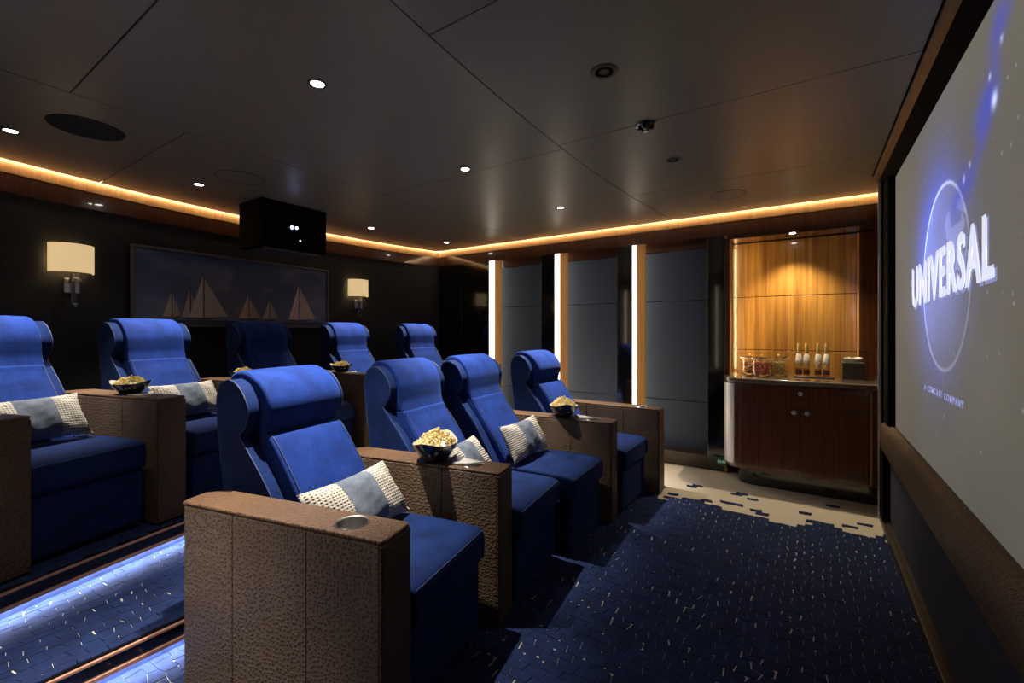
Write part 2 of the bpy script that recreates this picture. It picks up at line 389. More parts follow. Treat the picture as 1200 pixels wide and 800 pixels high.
# carpet pile: carved blue blocks on the beige ground
def pile(name, parent, keep, x0, x1, y0, y1, lx, ly, z, h, seed, along_x=True, fleck=0.2):
    r = random.Random(seed); bm = bmesh.new()
    if along_x: nu, nv = int((x1-x0)/lx), int((y1-y0)/ly)
    else: nu, nv = int((y1-y0)/lx), int((x1-x0)/ly)
    P = {}; H = {}
    for j in range(nv+2):
        for i in range(2*nu+6):
            P[i, j] = (r.uniform(-.10, .10)*lx, r.uniform(-.20, .20)*ly)
            H[i, j] = r.uniform(0.004, 0.011) if r.random() < fleck else r.uniform(0.0002, 0.001)
    for j in range(nv):
        g = 0.0008 if r.random() < .8 else 0.0015
        for i in range(nu+1):
            ii = 2*i+(j % 2)
            q = []
            for (di, dj) in ((0, 0), (1, 0), (2, 0), (2, 1), (1, 1), (0, 1)):
                k = (ii+di, j+dj); p = P[k]
                q.append((Vector(((ii+di)*lx/2+p[0], (j+dj)*ly+p[1])), H[k]))
            c = sum((p for p, _ in q), Vector((0, 0)))/6
            w = (x0+c.x, y0+c.y) if along_x else (x0+c.y, y0+c.x)
            if not keep(w[0], w[1], r): continue
            out = []
            gap = 0.0004 if r.random() > 0.07 else 0.0024
            for a in range(6):
                p, hh = q[a]; pa = q[a-1][0]; pb = q[(a+1) % 6][0]
                for o in (pa, pb):
                    d = o-p; out.append(p+d.normalized()*min(hh, d.length*0.4))
            out = [c+(p-c)*(1-gap/0.022) for p in out]
            mk = (lambda p, zz: (x0+p.x, y0+p.y, zz)) if along_x else (lambda p, zz: (x0+p.y, y0+p.x, zz))
            hh = h*r.uniform(0.8, 1.2)
            B = [bm.verts.new(mk(p, z)) for p in out]
            T = [bm.verts.new(mk(c+(p-c)*0.975, z+hh)) for p in out]
            N = len(out)
            bm.faces.new(T)
            for a in range(N): bm.faces.new((B[a], B[(a+1) % N], T[(a+1) % N], T[a]))
    o = fin(name, bm, M['carpet'], parent, smooth=False); tag(o, kind='stuff'); return o
def keep_floor(x, y, r):
    if x < -2.13 or x > XS+0.07: return False
    e = 3.46+0.05*math.sin(x*7)+0.04*math.sin(x*17+1)-0.03*x
    if x > -1.0 and y > e: return y < e+0.5 and r.random() < 0.36*math.exp(-(y-e)/0.22)
    if x <= -1.0 and y > 3.75: return False
    return r.random() > 0.0008
pile('carpet_pile', floor, keep_floor, -2.16, 0.52, -0.40, 4.05, 0.082, 0.044, 0.0, 0.0035, 3, True, 0.20)
def keep_tread(x, y, r):
    if x > xn0(y)-0.035 or x < xnos(y)-0.105: return False
    if y < 0.22+0.10*math.sin(x*23)+0.06*math.sin(x*51): return False
    return r.random() > 0.001
pile('carpet_pile', tread1, keep_tread, -3.06, -2.06, 0.1, 1.9, 0.085, 0.036, Z1+0.002, 0.0045, 5, False, 0.05)
def keep_plat(x, y, r): return xnos(y)-0.32 < x < xnos(y)-0.04
pile('carpet_pile', platform, keep_plat, -3.3, -2.4, 0.0, 1.6, 0.085, 0.036, Z2, 0.0035, 6, False, 0.13)

# screen wall: plinth, speaker cloth, leather rail, black surround, upper frame
low = box('trim_8', (XS, NEAR, 0.0), (0.455, 3.865, 0.045), M['bronze'], bev=0.006); tag(low, kind='structure')
box('plinth_lip', (XS+0.02, NEAR, 0.045), (0.455, 3.86, 0.058), M['bronze'], low)
box('speaker_cloth', (0.425, NEAR, 0.058), (0.459, 3.68, 0.51), M['navydark'], low)
bm = bmesh.new(); prism(bm, [(XS, 0.505), (0.458, 0.505), (0.458, 0.672), (0.425, 0.672), (XS, 0.640)], NEAR, 3.88, 'Y', 0.003)
fin('leather_rail', bm, M['rail'], low, wn=True)
box('black_stile', (XS, 3.70, 0.058), (0.459, 3.86, 0.505), M['black'], low)
bm = bmesh.new(); prism(bm, [(0.357, CEIL), (0.358, 2.306), (0.366, 2.298), (XS, 2.283), (0.459, 2.283), (0.459, CEIL)], NEAR, 3.88, 'Y')
top = fin('trim_9', bm, M['bronze'], None, smooth=False); tag(top, kind='structure')
bm = bmesh.new(); prism(bm, [(XS, 2.2825), (0.4475, 2.238), (0.459, 2.238), (0.459, 2.2825)], NEAR, 3.88, 'Y'); fin('black_mask', bm, M['black'], top, smooth=False)
edge = box('trim_10', (XS-0.004, 3.872, 0.0), (XS+0.012, 3.888, CEIL), M['steel']); tag(edge, kind='structure')
box('black_stile', (0.41, 3.66, 0.672), (0.459, 3.875, 2.245), M['black'], edge)
box('end_panel', (XS+0.012, 3.868, 0.0), (0.56, 3.888, CEIL), M['black'], edge)

# bar niche
niche_y = 4.66
niche = box('wall_bar', (-0.66, niche_y+0.02, 0), (0.56, niche_y+0.10, CEIL+0.1), M['rosewood']); tag(niche, kind='structure')
def trim(n, o):
    o.name = 'trim_%d' % n; tag(o, kind='structure'); return o
for z0, z1 in ((0.60, 1.10), (1.10, 1.586), (1.586, 2.085)):
    box('veneer_panel', (-0.60, niche_y, z0+0.003), (0.322, niche_y+0.02, z1-0.003), M['zebrano'], niche, bev=0.002)
    box('veneer_panel', (0.340, niche_y-0.03, z0+0.003), (0.56, niche_y+0.02, z1-0.003), M['rosewood'], niche, bev=0.002)
side = trim(6, box('trim', (-0.64, FAR-0.01, 0), (-0.615, niche_y+0.02, 2.30), M['maple']))
box('jamb_lip', (-0.64, FAR-0.012, 0.88), (-0.594, FAR+0.012, 2.10), M['rosewood'], side)
box('light_strip', (-0.613, FAR+0.016, 0.90), (-0.603, FAR+0.036, 2.08), M['barled'], side)
box('light_strip', (0.325, niche_y-0.03, 0.90), (0.337, niche_y+0.0, 2.08), basic('dim_strip', (0.8, 0.45, 0.18), 0.3), niche)
trim(7, box('trim', (-0.615, FAR-0.005, 2.09), (0.56, niche_y, 2.30), M['rosewood']))

# ================================================================ SEATS
shell_pts = [(-0.62, 0.22), (-0.86, 0.22), (-0.900, 0.50), (-0.930, 0.75), (-0.952, 0.925)]
shell_pts += catmull([(-0.955, 1.00), (-0.935, 1.055), (-0.885, 1.078), (-0.825, 1.050), (-0.780, 0.985), (-0.778, 0.935), (-0.795, 0.895), (-0.822, 0.868)], 5)
shell_pts += catmull([(-0.818, 0.852), (-0.745, 0.77), (-0.668, 0.674), (-0.57, 0.52), (-0.50, 0.40)], 4)
def pad_profile():
    front = catmull([(-0.975, 1.04), (-0.955, 1.088), (-0.905, 1.108), (-0.845, 1.098), (-0.780, 1.060), (-0.738, 1.005), (-0.728, 0.955), (-0.742, 0.905), (-0.752, 0.868), (-0.745, 0.845)], 5)
    return front+[(-0.80, 0.845), (-0.87, 0.87), (-0.93, 1.0)]
def lumbar_profile():
    return catmull([(-0.80, 0.855), (-0.745, 0.857), (-0.712, 0.835), (-0.645, 0.745), (-0.575, 0.64), (-0.51, 0.53), (-0.46, 0.44)], 5)+[(-0.58, 0.42), (-0.70, 0.62)]
HW = 0.25; PW = 0.19
def crown(o, hw, amt):
    """slight upholstery crown: middle of the pad proud of its sides"""
    for v in o.data.vertices:
        k = 1-min(1, abs(v.co.y)/hw)**2
        if v.co.z > 0.47: v.co.x += amt*k*0.8; v.co.z += amt*k*0.35
def divide_y(bm, n, lim):
    for i in range(1, n):
        y = -lim+2*lim*i/n
        bmesh.ops.bisect_plane(bm, geom=bm.verts[:]+bm.edges[:]+bm.faces[:], plane_co=(0, y, 0), plane_no=(0, 1, 0))
def smooth_pad():
    front = catmull([(-0.975, 1.04), (-0.955, 1.088), (-0.905, 1.105), (-0.845, 1.090), (-0.795, 1.045), (-0.765, 0.985), (-0.757, 0.930), (-0.752, 0.880), (-0.738, 0.835)], 5)
    return front+[(-0.80, 0.835), (-0.87, 0.87), (-0.93, 1.0)]
def smooth_lumbar():
    return catmull([(-0.80, 0.8345), (-0.738, 0.8345), (-0.712, 0.795), (-0.645, 0.705), (-0.575, 0.61), (-0.51, 0.52), (-0.46, 0.44)], 5)+[(-0.58, 0.42), (-0.70, 0.62)]
def make_seat(label, pads=(pad_profile, lumbar_profile), edge=0.014):
    s = thing('recliner_seat', label, 'seat', group='recliner seats')
    bm = bmesh.new(); prism(bm, shell_pts, -HW, HW, 'Y', 0.008, 3, R(35)); shell = fin('backrest', bm, M['velvet_shaded'], s, wn=True)
    for sg in (-1, 1):
        bm = bmesh.new()
        tube(bm, [(x, sg*(HW-0.004), z) for x, z in shell_pts[3:]], 0.0028, 6); fin('piping', bm, M['piping'], shell)
    bm = bmesh.new(); prism(bm, pads[0](), -PW, PW, 'Y', edge, 4); divide_y(bm, 8, PW)
    h = fin('headrest', bm, M['velvet'], s); crown(h, PW, 0.009)
    bm = bmesh.new(); prism(bm, pads[1](), -PW, PW, 'Y', edge*0.85, 4); divide_y(bm, 8, PW)
    l = fin('back_cushion', bm, M['velvet'], s); crown(l, PW, 0.009)
    for sg in (-1, 1):
        bm = bmesh.new(); tube(bm, [(x+0.004, sg*(PW-0.012), z+0.001) for x, z in pads[1]()[6:28]], 0.0022, 6); fin('piping', bm, M['piping'], l)
    # seat cushion with a rolled front edge
    sp = [(-0.62, 0.315), (-0.62, 0.425)]+catmull([(-0.50, 0.448), (-0.30, 0.455), (-0.10, 0.454), (-0.030, 0.448), (-0.006, 0.428), (0.0, 0.39), (-0.002, 0.335), (-0.018, 0.312)], 4)
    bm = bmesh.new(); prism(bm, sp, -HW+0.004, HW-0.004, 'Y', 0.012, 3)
    c = fin('seat_cushion', bm, M['velvet_shaded'], s)
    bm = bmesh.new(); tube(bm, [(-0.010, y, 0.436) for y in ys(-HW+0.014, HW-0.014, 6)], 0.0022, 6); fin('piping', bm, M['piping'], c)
    box('front_panel', (-0.09, -HW+0.006, 0.03), (-0.028, HW-0.006, 0.308), M['velvet_shaded'], s, bev=0.012, seg=3)
    box('seat_base', (-0.80, -HW-0.006, 0.0), (-0.092, HW+0.006, 0.312), M['velvet_shaded'], s, bev=0.006)
    return s
AW = 0.145
def make_arm(label):
    a = thing('armrest_console', label, 'armrest', group='ostrich leather armrests')
    L = 0.85; hw = AW/2
    box('arm_core', (-L+0.02, -hw+0.012, 0.02), (-0.014, hw-0.012, 0.606), M['leather_core'], a)
    # three stitched side panels on each flank
    cuts = (-L+0.006, -L+0.245, -0.285, 0.0)
    for sg in (-1, 1):
        for x0, x1 in zip(cuts[:-1], cuts[1:]):
            ya, yb = sorted((sg*hw, sg*(hw-0.014)))
            front = x1 == 0.0
            bm = bmesh.new(); add_box(bm, (x0+0.0012, ya, 0.012), (x1-(0.014 if front else 0.0012), yb, 0.6525), 0.003, 2)
            fin('side_panel', bm, M['leather'], a, wn=True)
    bm = bmesh.new(); add_box(bm, (-0.016, -hw, 0.012), (0.0, hw, 0.6525), 0.008, 3); fin('front_panel', bm, M['leather_shaded'], a, wn=True)
    bm = bmesh.new(); add_box(bm, (-L, -hw+0.004, 0.012), (-L+0.012, hw-0.004, 0.6525), 0.004, 2); fin('back_panel', bm, M['leather_shaded'], a, wn=True)
    # cap with rounded front and slanted back corner
    pts = [(-L, -hw), (-L-0.012, -hw+0.02), (-L-0.02, 0.02), (-L+0.04, hw), (-0.01, hw), (0.0, hw-0.012), (0.0, -hw+0.012), (-0.01, -hw)]
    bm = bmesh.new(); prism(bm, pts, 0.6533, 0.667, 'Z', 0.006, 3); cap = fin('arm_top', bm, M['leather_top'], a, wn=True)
    cb = bmesh.new(); lathe(cb, [(0, 0.60), (0.049, 0.60), (0.049, 0.70), (0, 0.70)], 32, (-0.17, 0.0, 0)); bool_cut(cap, cb)
    cup = lathe_o('cup_holder', [(0, 0.612), (0.044, 0.612), (0.0455, 0.664), (0.047, 0.668), (0.0525, 0.6695), (0.054, 0.668), (0.054, 0.6672), (0.0485, 0.6672), (0.048, 0.6085), (0, 0.6085)], M['chrome'], a, 36, (-0.17, 0, 0))
    return a
front_seats = [((-1.084, 1.250), 11, 'blue velvet recliner in front row nearest the camera, dotted cushion on it'),
               ((-1.125, 1.968), 8, 'blue velvet recliner left of the middle pair, beside the large popcorn bowl armrest'),
               ((-1.10, 2.50), 4, 'blue velvet recliner right of the middle pair, striped cushion standing upright on it'),
               ((-1.045, 3.22), 0, 'blue velvet recliner at far end of front row, next to the wall light strips')]
seat0 = make_seat(front_seats[0][2]); seat0.location = (*front_seats[0][0], 0); seat0.rotation_euler = (0, 0, R(front_seats[0][1]))
seat1 = make_seat(front_seats[1][2], (smooth_pad, smooth_lumbar), 0.011); seat1.location = (*front_seats[1][0], 0); seat1.rotation_euler = (0, 0, R(front_seats[1][1])); seat1.scale = (1, 1.02, 1)
for k, (p, a, lab) in enumerate(front_seats[2:]): dup((seat1, seat0)[k], (*p, 0), R(a), lab).scale = ((1, 1.0, 1), (1, 1, 1))[k]
front_arms = [((-1.033, 0.925), 13, 'brown ostrich leather armrest closest to camera, empty chrome cup holder on top'),
              ((-1.112, 1.618), 12, 'brown ostrich leather armrest holding the largest popcorn bowl and white napkin'),
              ((-1.088, 2.868), 6, 'brown leather armrest between striped cushion seat and the last front seat, popcorn on it'),
              ((-0.963, 3.555), 0, 'brown leather armrest at far end of front row with nothing on it')]
arm0 = make_arm(front_arms[0][2]); arm0.location = (*front_arms[0][0], 0); arm0.rotation_euler = (0, 0, R(front_arms[0][1]))
for p, a, lab in front_arms[1:]: dup(arm0, (*p, 0), R(a), lab)
back_arms = [((-2.69, 0.365), 18, 'brown leather back row armrest at left edge of the photo, front in shadow'),
             ((-2.845, 0.975), 14, 'brown leather back row armrest carrying the leftmost popcorn bowl'),
             ((-2.97, 1.68), 9, 'brown leather back row armrest mostly hidden behind the nearest recliner headrest'),
             ((-3.0, 2.41), 3, 'brown leather back row armrest seen between two front headrests, popcorn and napkin on it'),
             ((-2.93, 3.14), -3, 'brown leather back row armrest hidden between the two rightmost back seats'),
             ((-2.79, 3.88), -7, 'brown leather armrest closing right end of back row')]
for p, a, lab in back_arms: dup(arm0, (*p, Z2), R(a), lab)
back_seats = [((-2.81, 0.655), 16, 'blue velvet back row recliner cut by left edge of the photo'),
              ((-2.94, 1.325), 11.5, 'blue velvet back row recliner below left end of sailing picture'),
              ((-3.02, 2.05), 6, 'unlit blue recliner in the dark below right half of sailing picture'),
              ((-2.99, 2.77), 0, 'blue velvet back row recliner under the right wall lamp'),
              ((-2.87, 3.52), -6, 'blue velvet back row recliner in the far corner, rightmost of its row')]
for p, a, lab in back_seats: dup(seat1, (*p, Z2), R(a), lab).scale = (1, 0.93, 1)
def on(p, a, lx, ly, lz, z0=0):
    a = R(a); return (p[0]+math.cos(a)*lx-math.sin(a)*ly, p[1]+math.sin(a)*lx+math.cos(a)*ly, z0+lz)

# ---------------------------------------------------------------- lumbar cushions
def make_pillow(label, mat, wy=0.40, hz=0.25, th=0.115):
    p = thing('lumbar_cushion', label, 'cushion', group='white and grey cushions')
    def piece(name, a, b, m, nu=10, nv=14, side_gap=0.0):
        bm = bmesh.new(); grid = {}
        for sgn in (1, -1):
            for i in range(nu+1):
                for j in range(nv+1):
                    u = a+(b-a)*i/nu; v = -1+2*j/nv
                    pin_y = 1-0.07*(1-v*v)*abs(u)**3; pin_z = 1-0.10*(1-u*u)*abs(v)**3
                    t = max(0, (1-abs(u)**3.0))**0.5*max(0, (1-abs(v)**2.6))**0.6
                    wr = 0.003*math.sin(11*u+5*v)+0.002*math.sin(17*v-9*u)
                    x = sgn*(th/2*t+(wr if t > 0.2 else 0))
                    grid[sgn, i, j] = bm.verts.new((x, u*wy/2*pin_y, v*hz/2*pin_z))
            for i in range(nu):
                for j in range(nv): bm.faces.new([grid[sgn, i, j], grid[sgn, i+1, j], grid[sgn, i+1, j+1], grid[sgn, i, j+1]])
        bmesh.ops.remove_doubles(bm, verts=bm.verts, dist=1e-5)
        fin(name, bm, m, p)
    piece('knitted_end', -1, -0.36, mat); piece('knitted_end', 0.36, 1, mat); piece('grey_band', -0.36, 0.36, M['grey'])
    return p
tilt = lambda a, lean, roll=0: (Matrix.Rotation(R(a), 4, 'Z') @ Matrix.Rotation(R(-lean), 4, 'Y') @ Matrix.Rotation(R(roll), 4, 'X')).to_euler()
pd = make_pillow('white dot knit cushion with grey middle on recliner nearest the camera', M['knitd'])
pd.scale = (1, 1.2, 1)
P0, A0 = front_seats[0][0], front_seats[0][1]
pd.location = on(P0, A0, -0.445, -0.01, 0.575); pd.rotation_euler = tilt(A0, 36, 0)
pstripe = make_pillow('white striped cushion with grey middle partly hidden behind large popcorn bowl', M['knits'], 0.37, 0.24, 0.11)
P1, A1 = front_seats[1][:2]; pstripe.location = on(P1, A1, -0.43, -0.03, 0.565); pstripe.rotation_euler = tilt(A1, 38, 0)
P2, A2 = front_seats[2][:2]
dup(pstripe, on(P2, A2, -0.44, -0.02, 0.580), 0, 'white striped cushion with grey middle fully in view on a front seat', rot=tilt(A2, 28, 0)).scale = (1, 1.25, 1)
PA, AA = back_seats[0][:2]; dup(pd, on(PA, AA, -0.42, -0.02, 0.58, Z2), 0, 'white dot knit cushion with grey middle at left edge of the photo', rot=tilt(AA, 33, 0)).scale = (1, 1.05, 1)
PB, AB = back_seats[1][:2]; dup(pd, on(PB, AB, -0.43, 0.00, 0.58, Z2), 0, 'white dot knit cushion with grey middle on seat under sailing picture', rot=tilt(AB, 35, 0)).scale = (1, 1, 1)

# ---------------------------------------------------------------- popcorn bowls and napkins
def make_bowl(label):
    b = thing('popcorn_bowl', label, 'bowl', group='navy popcorn bowls')
    def ring(r, z, n=32):
        out = []
        for k in range(n):
            a = 2*PI*k/n; e = abs(math.cos(a))**6
            rx = r*(1.0+0.22*e); out.append((rx*math.cos(a), 0.80*r*math.sin(a), z+0.018*e*(r/0.09)**2))
        return out
    def loft(rs, name, mat):
        bm = bmesh.new(); R_ = [[bm.verts.new(p) for p in ring(r, z)] for r, z in rs]
        for A, B in zip(R_[:-1], R_[1:]):
            for k in range(len(A)): bm.faces.new((A[k], A[(k+1) % len(A)], B[(k+1) % len(A)], B[k]))
        bm.faces.new(R_[0]); return fin(name, bm, mat, b)
    loft([(0.035, 0.0), (0.048, 0.003), (0.068, 0.022), (0.086, 0.046), (0.094, 0.060), (0.092, 0.0605), (0.090, 0.058)], 'bowl_body', M['bowl'])
    loft([(0.035, 0.008), (0.064, 0.026), (0.083, 0.048), (0.091, 0.0595)], 'bowl_lining', M['bowlin'])
    return b
def make_popcorn(seed):
    r = random.Random(seed); bm = bmesh.new()
    def kernel(c, s):
        for _ in range(4):
            d = Vector((r.uniform(-1, 1), r.uniform(-1, 1), r.uniform(-1, 1)))*s*0.55
            bmesh.ops.create_icosphere(bm, subdivisions=1, radius=s*r.uniform(.45, .7), matrix=Matrix.Translation(Vector(c)+d))
    n = 0
    while n < 210:
        x, y = r.uniform(-1, 1), r.uniform(-1, 1); q = x*x+y*y
        if q > 1: continue
        top = 0.056+0.045*(1-q)**0.8; z = top-r.random()*0.02
        kernel((x*0.086, y*0.062, z), r.uniform(0.0050, 0.0075)); n += 1
    for v in bm.verts: v.co += Vector((r.uniform(-1, 1), r.uniform(-1, 1), r.uniform(-1, 1)))*0.0008
    return bm
bowl0 = None; pop_me = None
spots = [(front_arms[1], -0.36, 0.0, 100, 1.38, 0, 'largest navy bowl of popcorn on armrest by the middle pair of seats', 'heap of popcorn in the largest bowl on the front row'),
         (front_arms[2], -0.365, 0.0, 120, 1.35, 0, 'navy bowl of popcorn on armrest before the last front seat', 'heap of popcorn in bowl before the last front seat'),
         (back_arms[1], -0.345, 0.0, 20, 1.0, Z2, 'navy bowl of popcorn leftmost in the photo, on a back row armrest', 'heap of popcorn in the leftmost bowl'),
         (back_arms[2], -0.46, 0.0, 90, 0.9, Z2, 'navy popcorn bowl almost hidden behind nearest headrest', 'popcorn tip just showing above the nearest headrest'),
         (back_arms[3], -0.38, 0.0, 20, 0.95, Z2, 'navy bowl of popcorn below the right wall lamp', 'heap of popcorn in bowl below the right wall lamp')]
for i, (arm, lx, ly, rz, sc, z0, lab, plab) in enumerate(spots):
    loc = on(arm[0], arm[1], lx, ly, 0.6675, z0); rot = (0, 0, R(arm[1]+rz))
    if bowl0 is None:
        bowl0 = make_bowl(lab); bo = bowl0; bo.location = loc; bo.rotation_euler = rot
    else: bo = dup(bowl0, loc, 0, lab, rot=rot)
    bo.scale = (sc, sc, sc)
    if pop_me is None:
        po = fin('popcorn', make_popcorn(11), M['popcorn'], None, loc=loc, rot=rot); pop_me = po.data
    else: po = link('popcorn', pop_me, None, None, loc, rot)
    po.scale = (sc, sc, sc); tag(po, plab, 'popcorn', kind='stuff')
def napkin(arm, lx, ly, z0, rz, label, w=0.16):
    bm = bmesh.new(); n = 8; r = random.Random(len(label))
    for lay in range(2):
        k = 1.0-0.08*lay
        g = {}
        for i in range(n+1):
            for j in range(n+1-i):
                x = (i/n-0.3)*w*k; y = (j/n-0.3)*w*k
                z = 0.0025+0.003*lay+0.0015*math.sin(9*i/n+lay)*math.cos(7*j/n)+(0.012*max(0, (i/n-0.6)) if lay else 0)
                g[i, j] = bm.verts.new((x, y, z))
        for i in range(n):
            for j in range(n-i):
                bm.faces.new((g[i, j], g[i+1, j], g[i, j+1]))
                if (i+1, j+1) in g and i+j+2 <= n: bm.faces.new((g[i+1, j], g[i+1, j+1], g[i, j+1]))
    o = fin('napkin', bm, M['cloth'], None, loc=on(arm[0], arm[1], lx, ly, 0.668, z0), rot=(0, 0, R(arm[1]+rz)))
    sm = o.modifiers.new('thick', 'SOLIDIFY'); sm.thickness = 0.0012
    tag(o, label, 'napkin', 'folded white napkins')
napkin(front_arms[1], -0.225, 0.012, 0, 25, 'folded white napkin under the largest popcorn bowl')
napkin(front_arms[2], -0.225, 0.01, 0, 30, 'folded white napkin beside bowl before the last front seat')
napkin(back_arms[1], -0.245, 0.0, Z2, 10, 'folded white napkin beside the leftmost popcorn bowl')
napkin(back_arms[3], -0.25, 0.0, Z2, 10, 'folded white napkin beside bowl below right wall lamp')

# ================================================================ CEILING FITTINGS
def downlight(x, y, lit, power, label, r=0.027, size=58, tint=(1.0, 0.93, 0.84), aim=None):
    d = thing('downlight', label, 'downlight', (x, y, CEIL), group='round recessed downlights')
    lathe_o('trim_ring', [(r, 0.002), (r, -0.003), (r*1.35, -0.004), (r*1.5, -0.001), (r*1.5, 0.001)], M['bronze'], d, 28)
    lathe_o('lamp_lens', [(0, -0.001), (r*0.98, -0.0015), (r*0.98, 0.002), (0, 0.002)], M['bulb'] if lit else M['off'], d, 24)
    if lit:
        for pw_, sz_ in ((power, size), (power*(0.03 if aim else 0.07), 92)):
            l = bpy.data.lights.new('spot', 'SPOT'); l.energy = pw_; l.spot_size = R(sz_); l.spot_blend = 1.0; l.shadow_soft_size = 0.012; l.color = tint
            o = bpy.data.objects.new('spot_beam', l); C.objects.link(o); o.parent = d; o.location = (0, 0, -0.012)
            if aim: o.rotation_euler = (Vector(aim)-Vector((x, y, CEIL))).to_track_quat('-Z', 'Y').to_euler()
    else:
        lathe_o('baffle', [(r*0.55, -0.0025), (r*0.95, -0.003), (r*0.95, -0.0018), (r*0.55, -0.0015)], M['black'], d, 24)
downlight(-1.737, 1.112, True, FRONT_SPOT_W, 'small lit downlight above the nearest recliner')
downlight(-1.856, 2.229, True, FRONT_SPOT_W, 'small lit downlight above the middle pair of seats')
downlight(-1.758, 3.372, True, FRONT_SPOT_W, 'small lit downlight above far end of front row')
downlight(-1.62, 0.10, True, FRONT_SPOT_W*0.9, 'small lit downlight of the front seat row just outside left of frame', size=52)
downlight(-3.48, 0.479, True, BACK_SPOT_W, 'small lit downlight at left edge, above the first back seat', size=54, aim=(-3.48, 0.455, 1.1))
downlight(-3.634, 1.404, True, BACK_SPOT_W, 'small lit downlight left of the projector box', size=54, aim=(-3.62, 1.19, 1.1))
downlight(-3.708, 2.97, True, BACK_SPOT_W, 'small lit downlight just right of the projector box', size=54, aim=(-3.68, 2.76, 1.1))
downlight(-3.575, 3.949, True, BACK_SPOT_W, 'small lit downlight in the far left ceiling corner', size=54, aim=(-3.56, 3.60, 1.1))
downlight(-0.692, 1.706, False, 0, 'unlit round downlight, larger and nearer of the two dark ones', 0.038)
downlight(-0.695, 2.816, False, 0, 'unlit round downlight beyond the dome sprinkler', 0.032)
sp = thing('sprinkler', 'black dome sprinkler with small nozzle between two unlit downlights', 'sprinkler', (-0.693, 2.261, CEIL))
lathe_o('dome', [(0.05, 0.001), (0.052, -0.004), (0.046, -0.008), (0.03, -0.016), (0.012, -0.02), (0, -0.02)], M['blackgloss'], sp, 28)
bm = bmesh.new()
for k in range(8): add_box(bm, (0.016, -0.003, -0.020), (0.040, 0.003, -0.007)); bmesh.ops.rotate(bm, verts=bm.verts, cent=(0, 0, 0), matrix=Matrix.Rotation(PI/4, 3, 'Z'))
fin('fins', bm, M['black'], sp, smooth=False)
lathe_o('nozzle', [(0.006, -0.018), (0.006, -0.032), (0.012, -0.034), (0.012, -0.037), (0, -0.038)], M['chrome'], sp, 16)
def spk(x, y, r, mat, label):
    s = thing('ceiling_speaker', label, 'speaker', (x, y, CEIL), group='round ceiling speakers')
    lathe_o('rim', [(r*0.97, 0.001), (r*0.97, -0.003), (r, -0.004), (r*1.02, 0.001)], M['bronze'] if mat != 'speaker' else M['speaker'], s, 48)
    lathe_o('grille', [(0, -0.002), (r*0.965, -0.002), (r*0.965, 0.001), (0, 0.001)], M[mat], s, 48)
spk(-3.106, 0.693, 0.150, 'speaker', 'large black round ceiling speaker at upper left')
spk(-0.524, 3.771, 0.125, 'ceil', 'taupe round ceiling speaker near the bar')
spk(-3.24, 1.50, 0.145, 'ceil', 'faint taupe round ceiling speaker left of the projector box')

# projector hanging in front of the back wall
pj = thing('projector', 'black ceiling projector box with glowing blue white lens above the sailing picture', 'projector', (-3.55, 2.08, 0))
bm = bmesh.new(); add_box(bm, (-0.36, -0.28, 1.945), (0.0, 0.28, CEIL), 0.008); fin('housing', bm, M['proj'], pj, wn=True)
bm = bmesh.new(); add_box(bm, (-0.34, -0.25, 1.925), (-0.03, 0.25, 1.944), 0.004); fin('bottom_plate', bm, M['off'], pj, wn=True)
bm = bmesh.new(); lathe(bm, [(0, 0.012), (0.011, 0.009), (0.013, 0.0), (0, 0)], 20); bmesh.ops.rotate(bm, verts=bm.verts, cent=(0, 0, 0), matrix=Matrix.Rotation(PI/2, 3, 'Y')); bmesh.ops.translate(bm, verts=bm.verts, vec=(0.0, -0.035, 2.125))
fin('lens', bm, M['projlens'], pj)
bm = bmesh.new(); lathe(bm, [(0, 0.008), (0.010, 0.006), (0.011, 0.0), (0, 0)], 14); bmesh.ops.rotate(bm, verts=bm.verts, cent=(0, 0, 0), matrix=Matrix.Rotation(PI/2, 3, 'Y')); bmesh.ops.translate(bm, verts=bm.verts, vec=(0.0, 0.005, 2.128))
fin('lens', bm, M['projlens'], pj)
box('status_light', (0.0, 0.03, 2.02), (0.004, 0.042, 2.032), M['pstat'], pj)

# ================================================================ BACK WALL: picture and sconces
def grid_image(name, W, H, nu, nv, fn, mat, parent):
    """flat printed or projected image: local X across, local Z up, colours per vertex"""
    u = np.linspace(0, 1, nu); v = np.linspace(0, 1, nv); U, V = np.meshgrid(u, v)
    col = np.ones((nv*nu, 4), dtype=np.float32); col[:, :3] = np.clip(fn(U, V), 0, 4).reshape(-1, 3)
    me = bpy.data.meshes.new(name)
    co = np.zeros((nv*nu, 3), dtype=np.float32); co[:, 0] = ((U-0.5)*W).ravel(); co[:, 2] = ((V-0.5)*H).ravel()
    idx = np.arange(nu*nv).reshape(nv, nu)
    q = np.stack([idx[:-1, :-1], idx[:-1, 1:], idx[1:, 1:], idx[1:, :-1]], -1).reshape(-1, 4)
    me.from_pydata(co.tolist(), [], q.tolist())
    a = me.color_attributes.new('col', 'FLOAT_COLOR', 'POINT'); a.data.foreach_set('color', col.ravel())
    return link(name, me, mat, parent)
def vnoise(U, V, sx, sy, seed, octs=4):
    g = np.random.RandomState(seed); out = np.zeros_like(U); amp = 1; tot = 0
    for o in range(octs):
        nx, ny = int(sx*2**o)+2, int(sy*2**o)+2; T = g.rand(ny+1, nx+1)
        x = U*(nx-1); y = V*(ny-1); i = np.clip(x.astype(int), 0, nx-1); j = np.clip(y.astype(int), 0, ny-1)
        fx = x-i; fy = y-j; fx = fx*fx*(3-2*fx); fy = fy*fy*(3-2*fy)
        out += amp*((T[j, i]*(1-fx)+T[j, i+1]*fx)*(1-fy)+(T[j+1, i]*(1-fx)+T[j+1, i+1]*fx)*fy); tot += amp; amp *= 0.5
    return out/tot
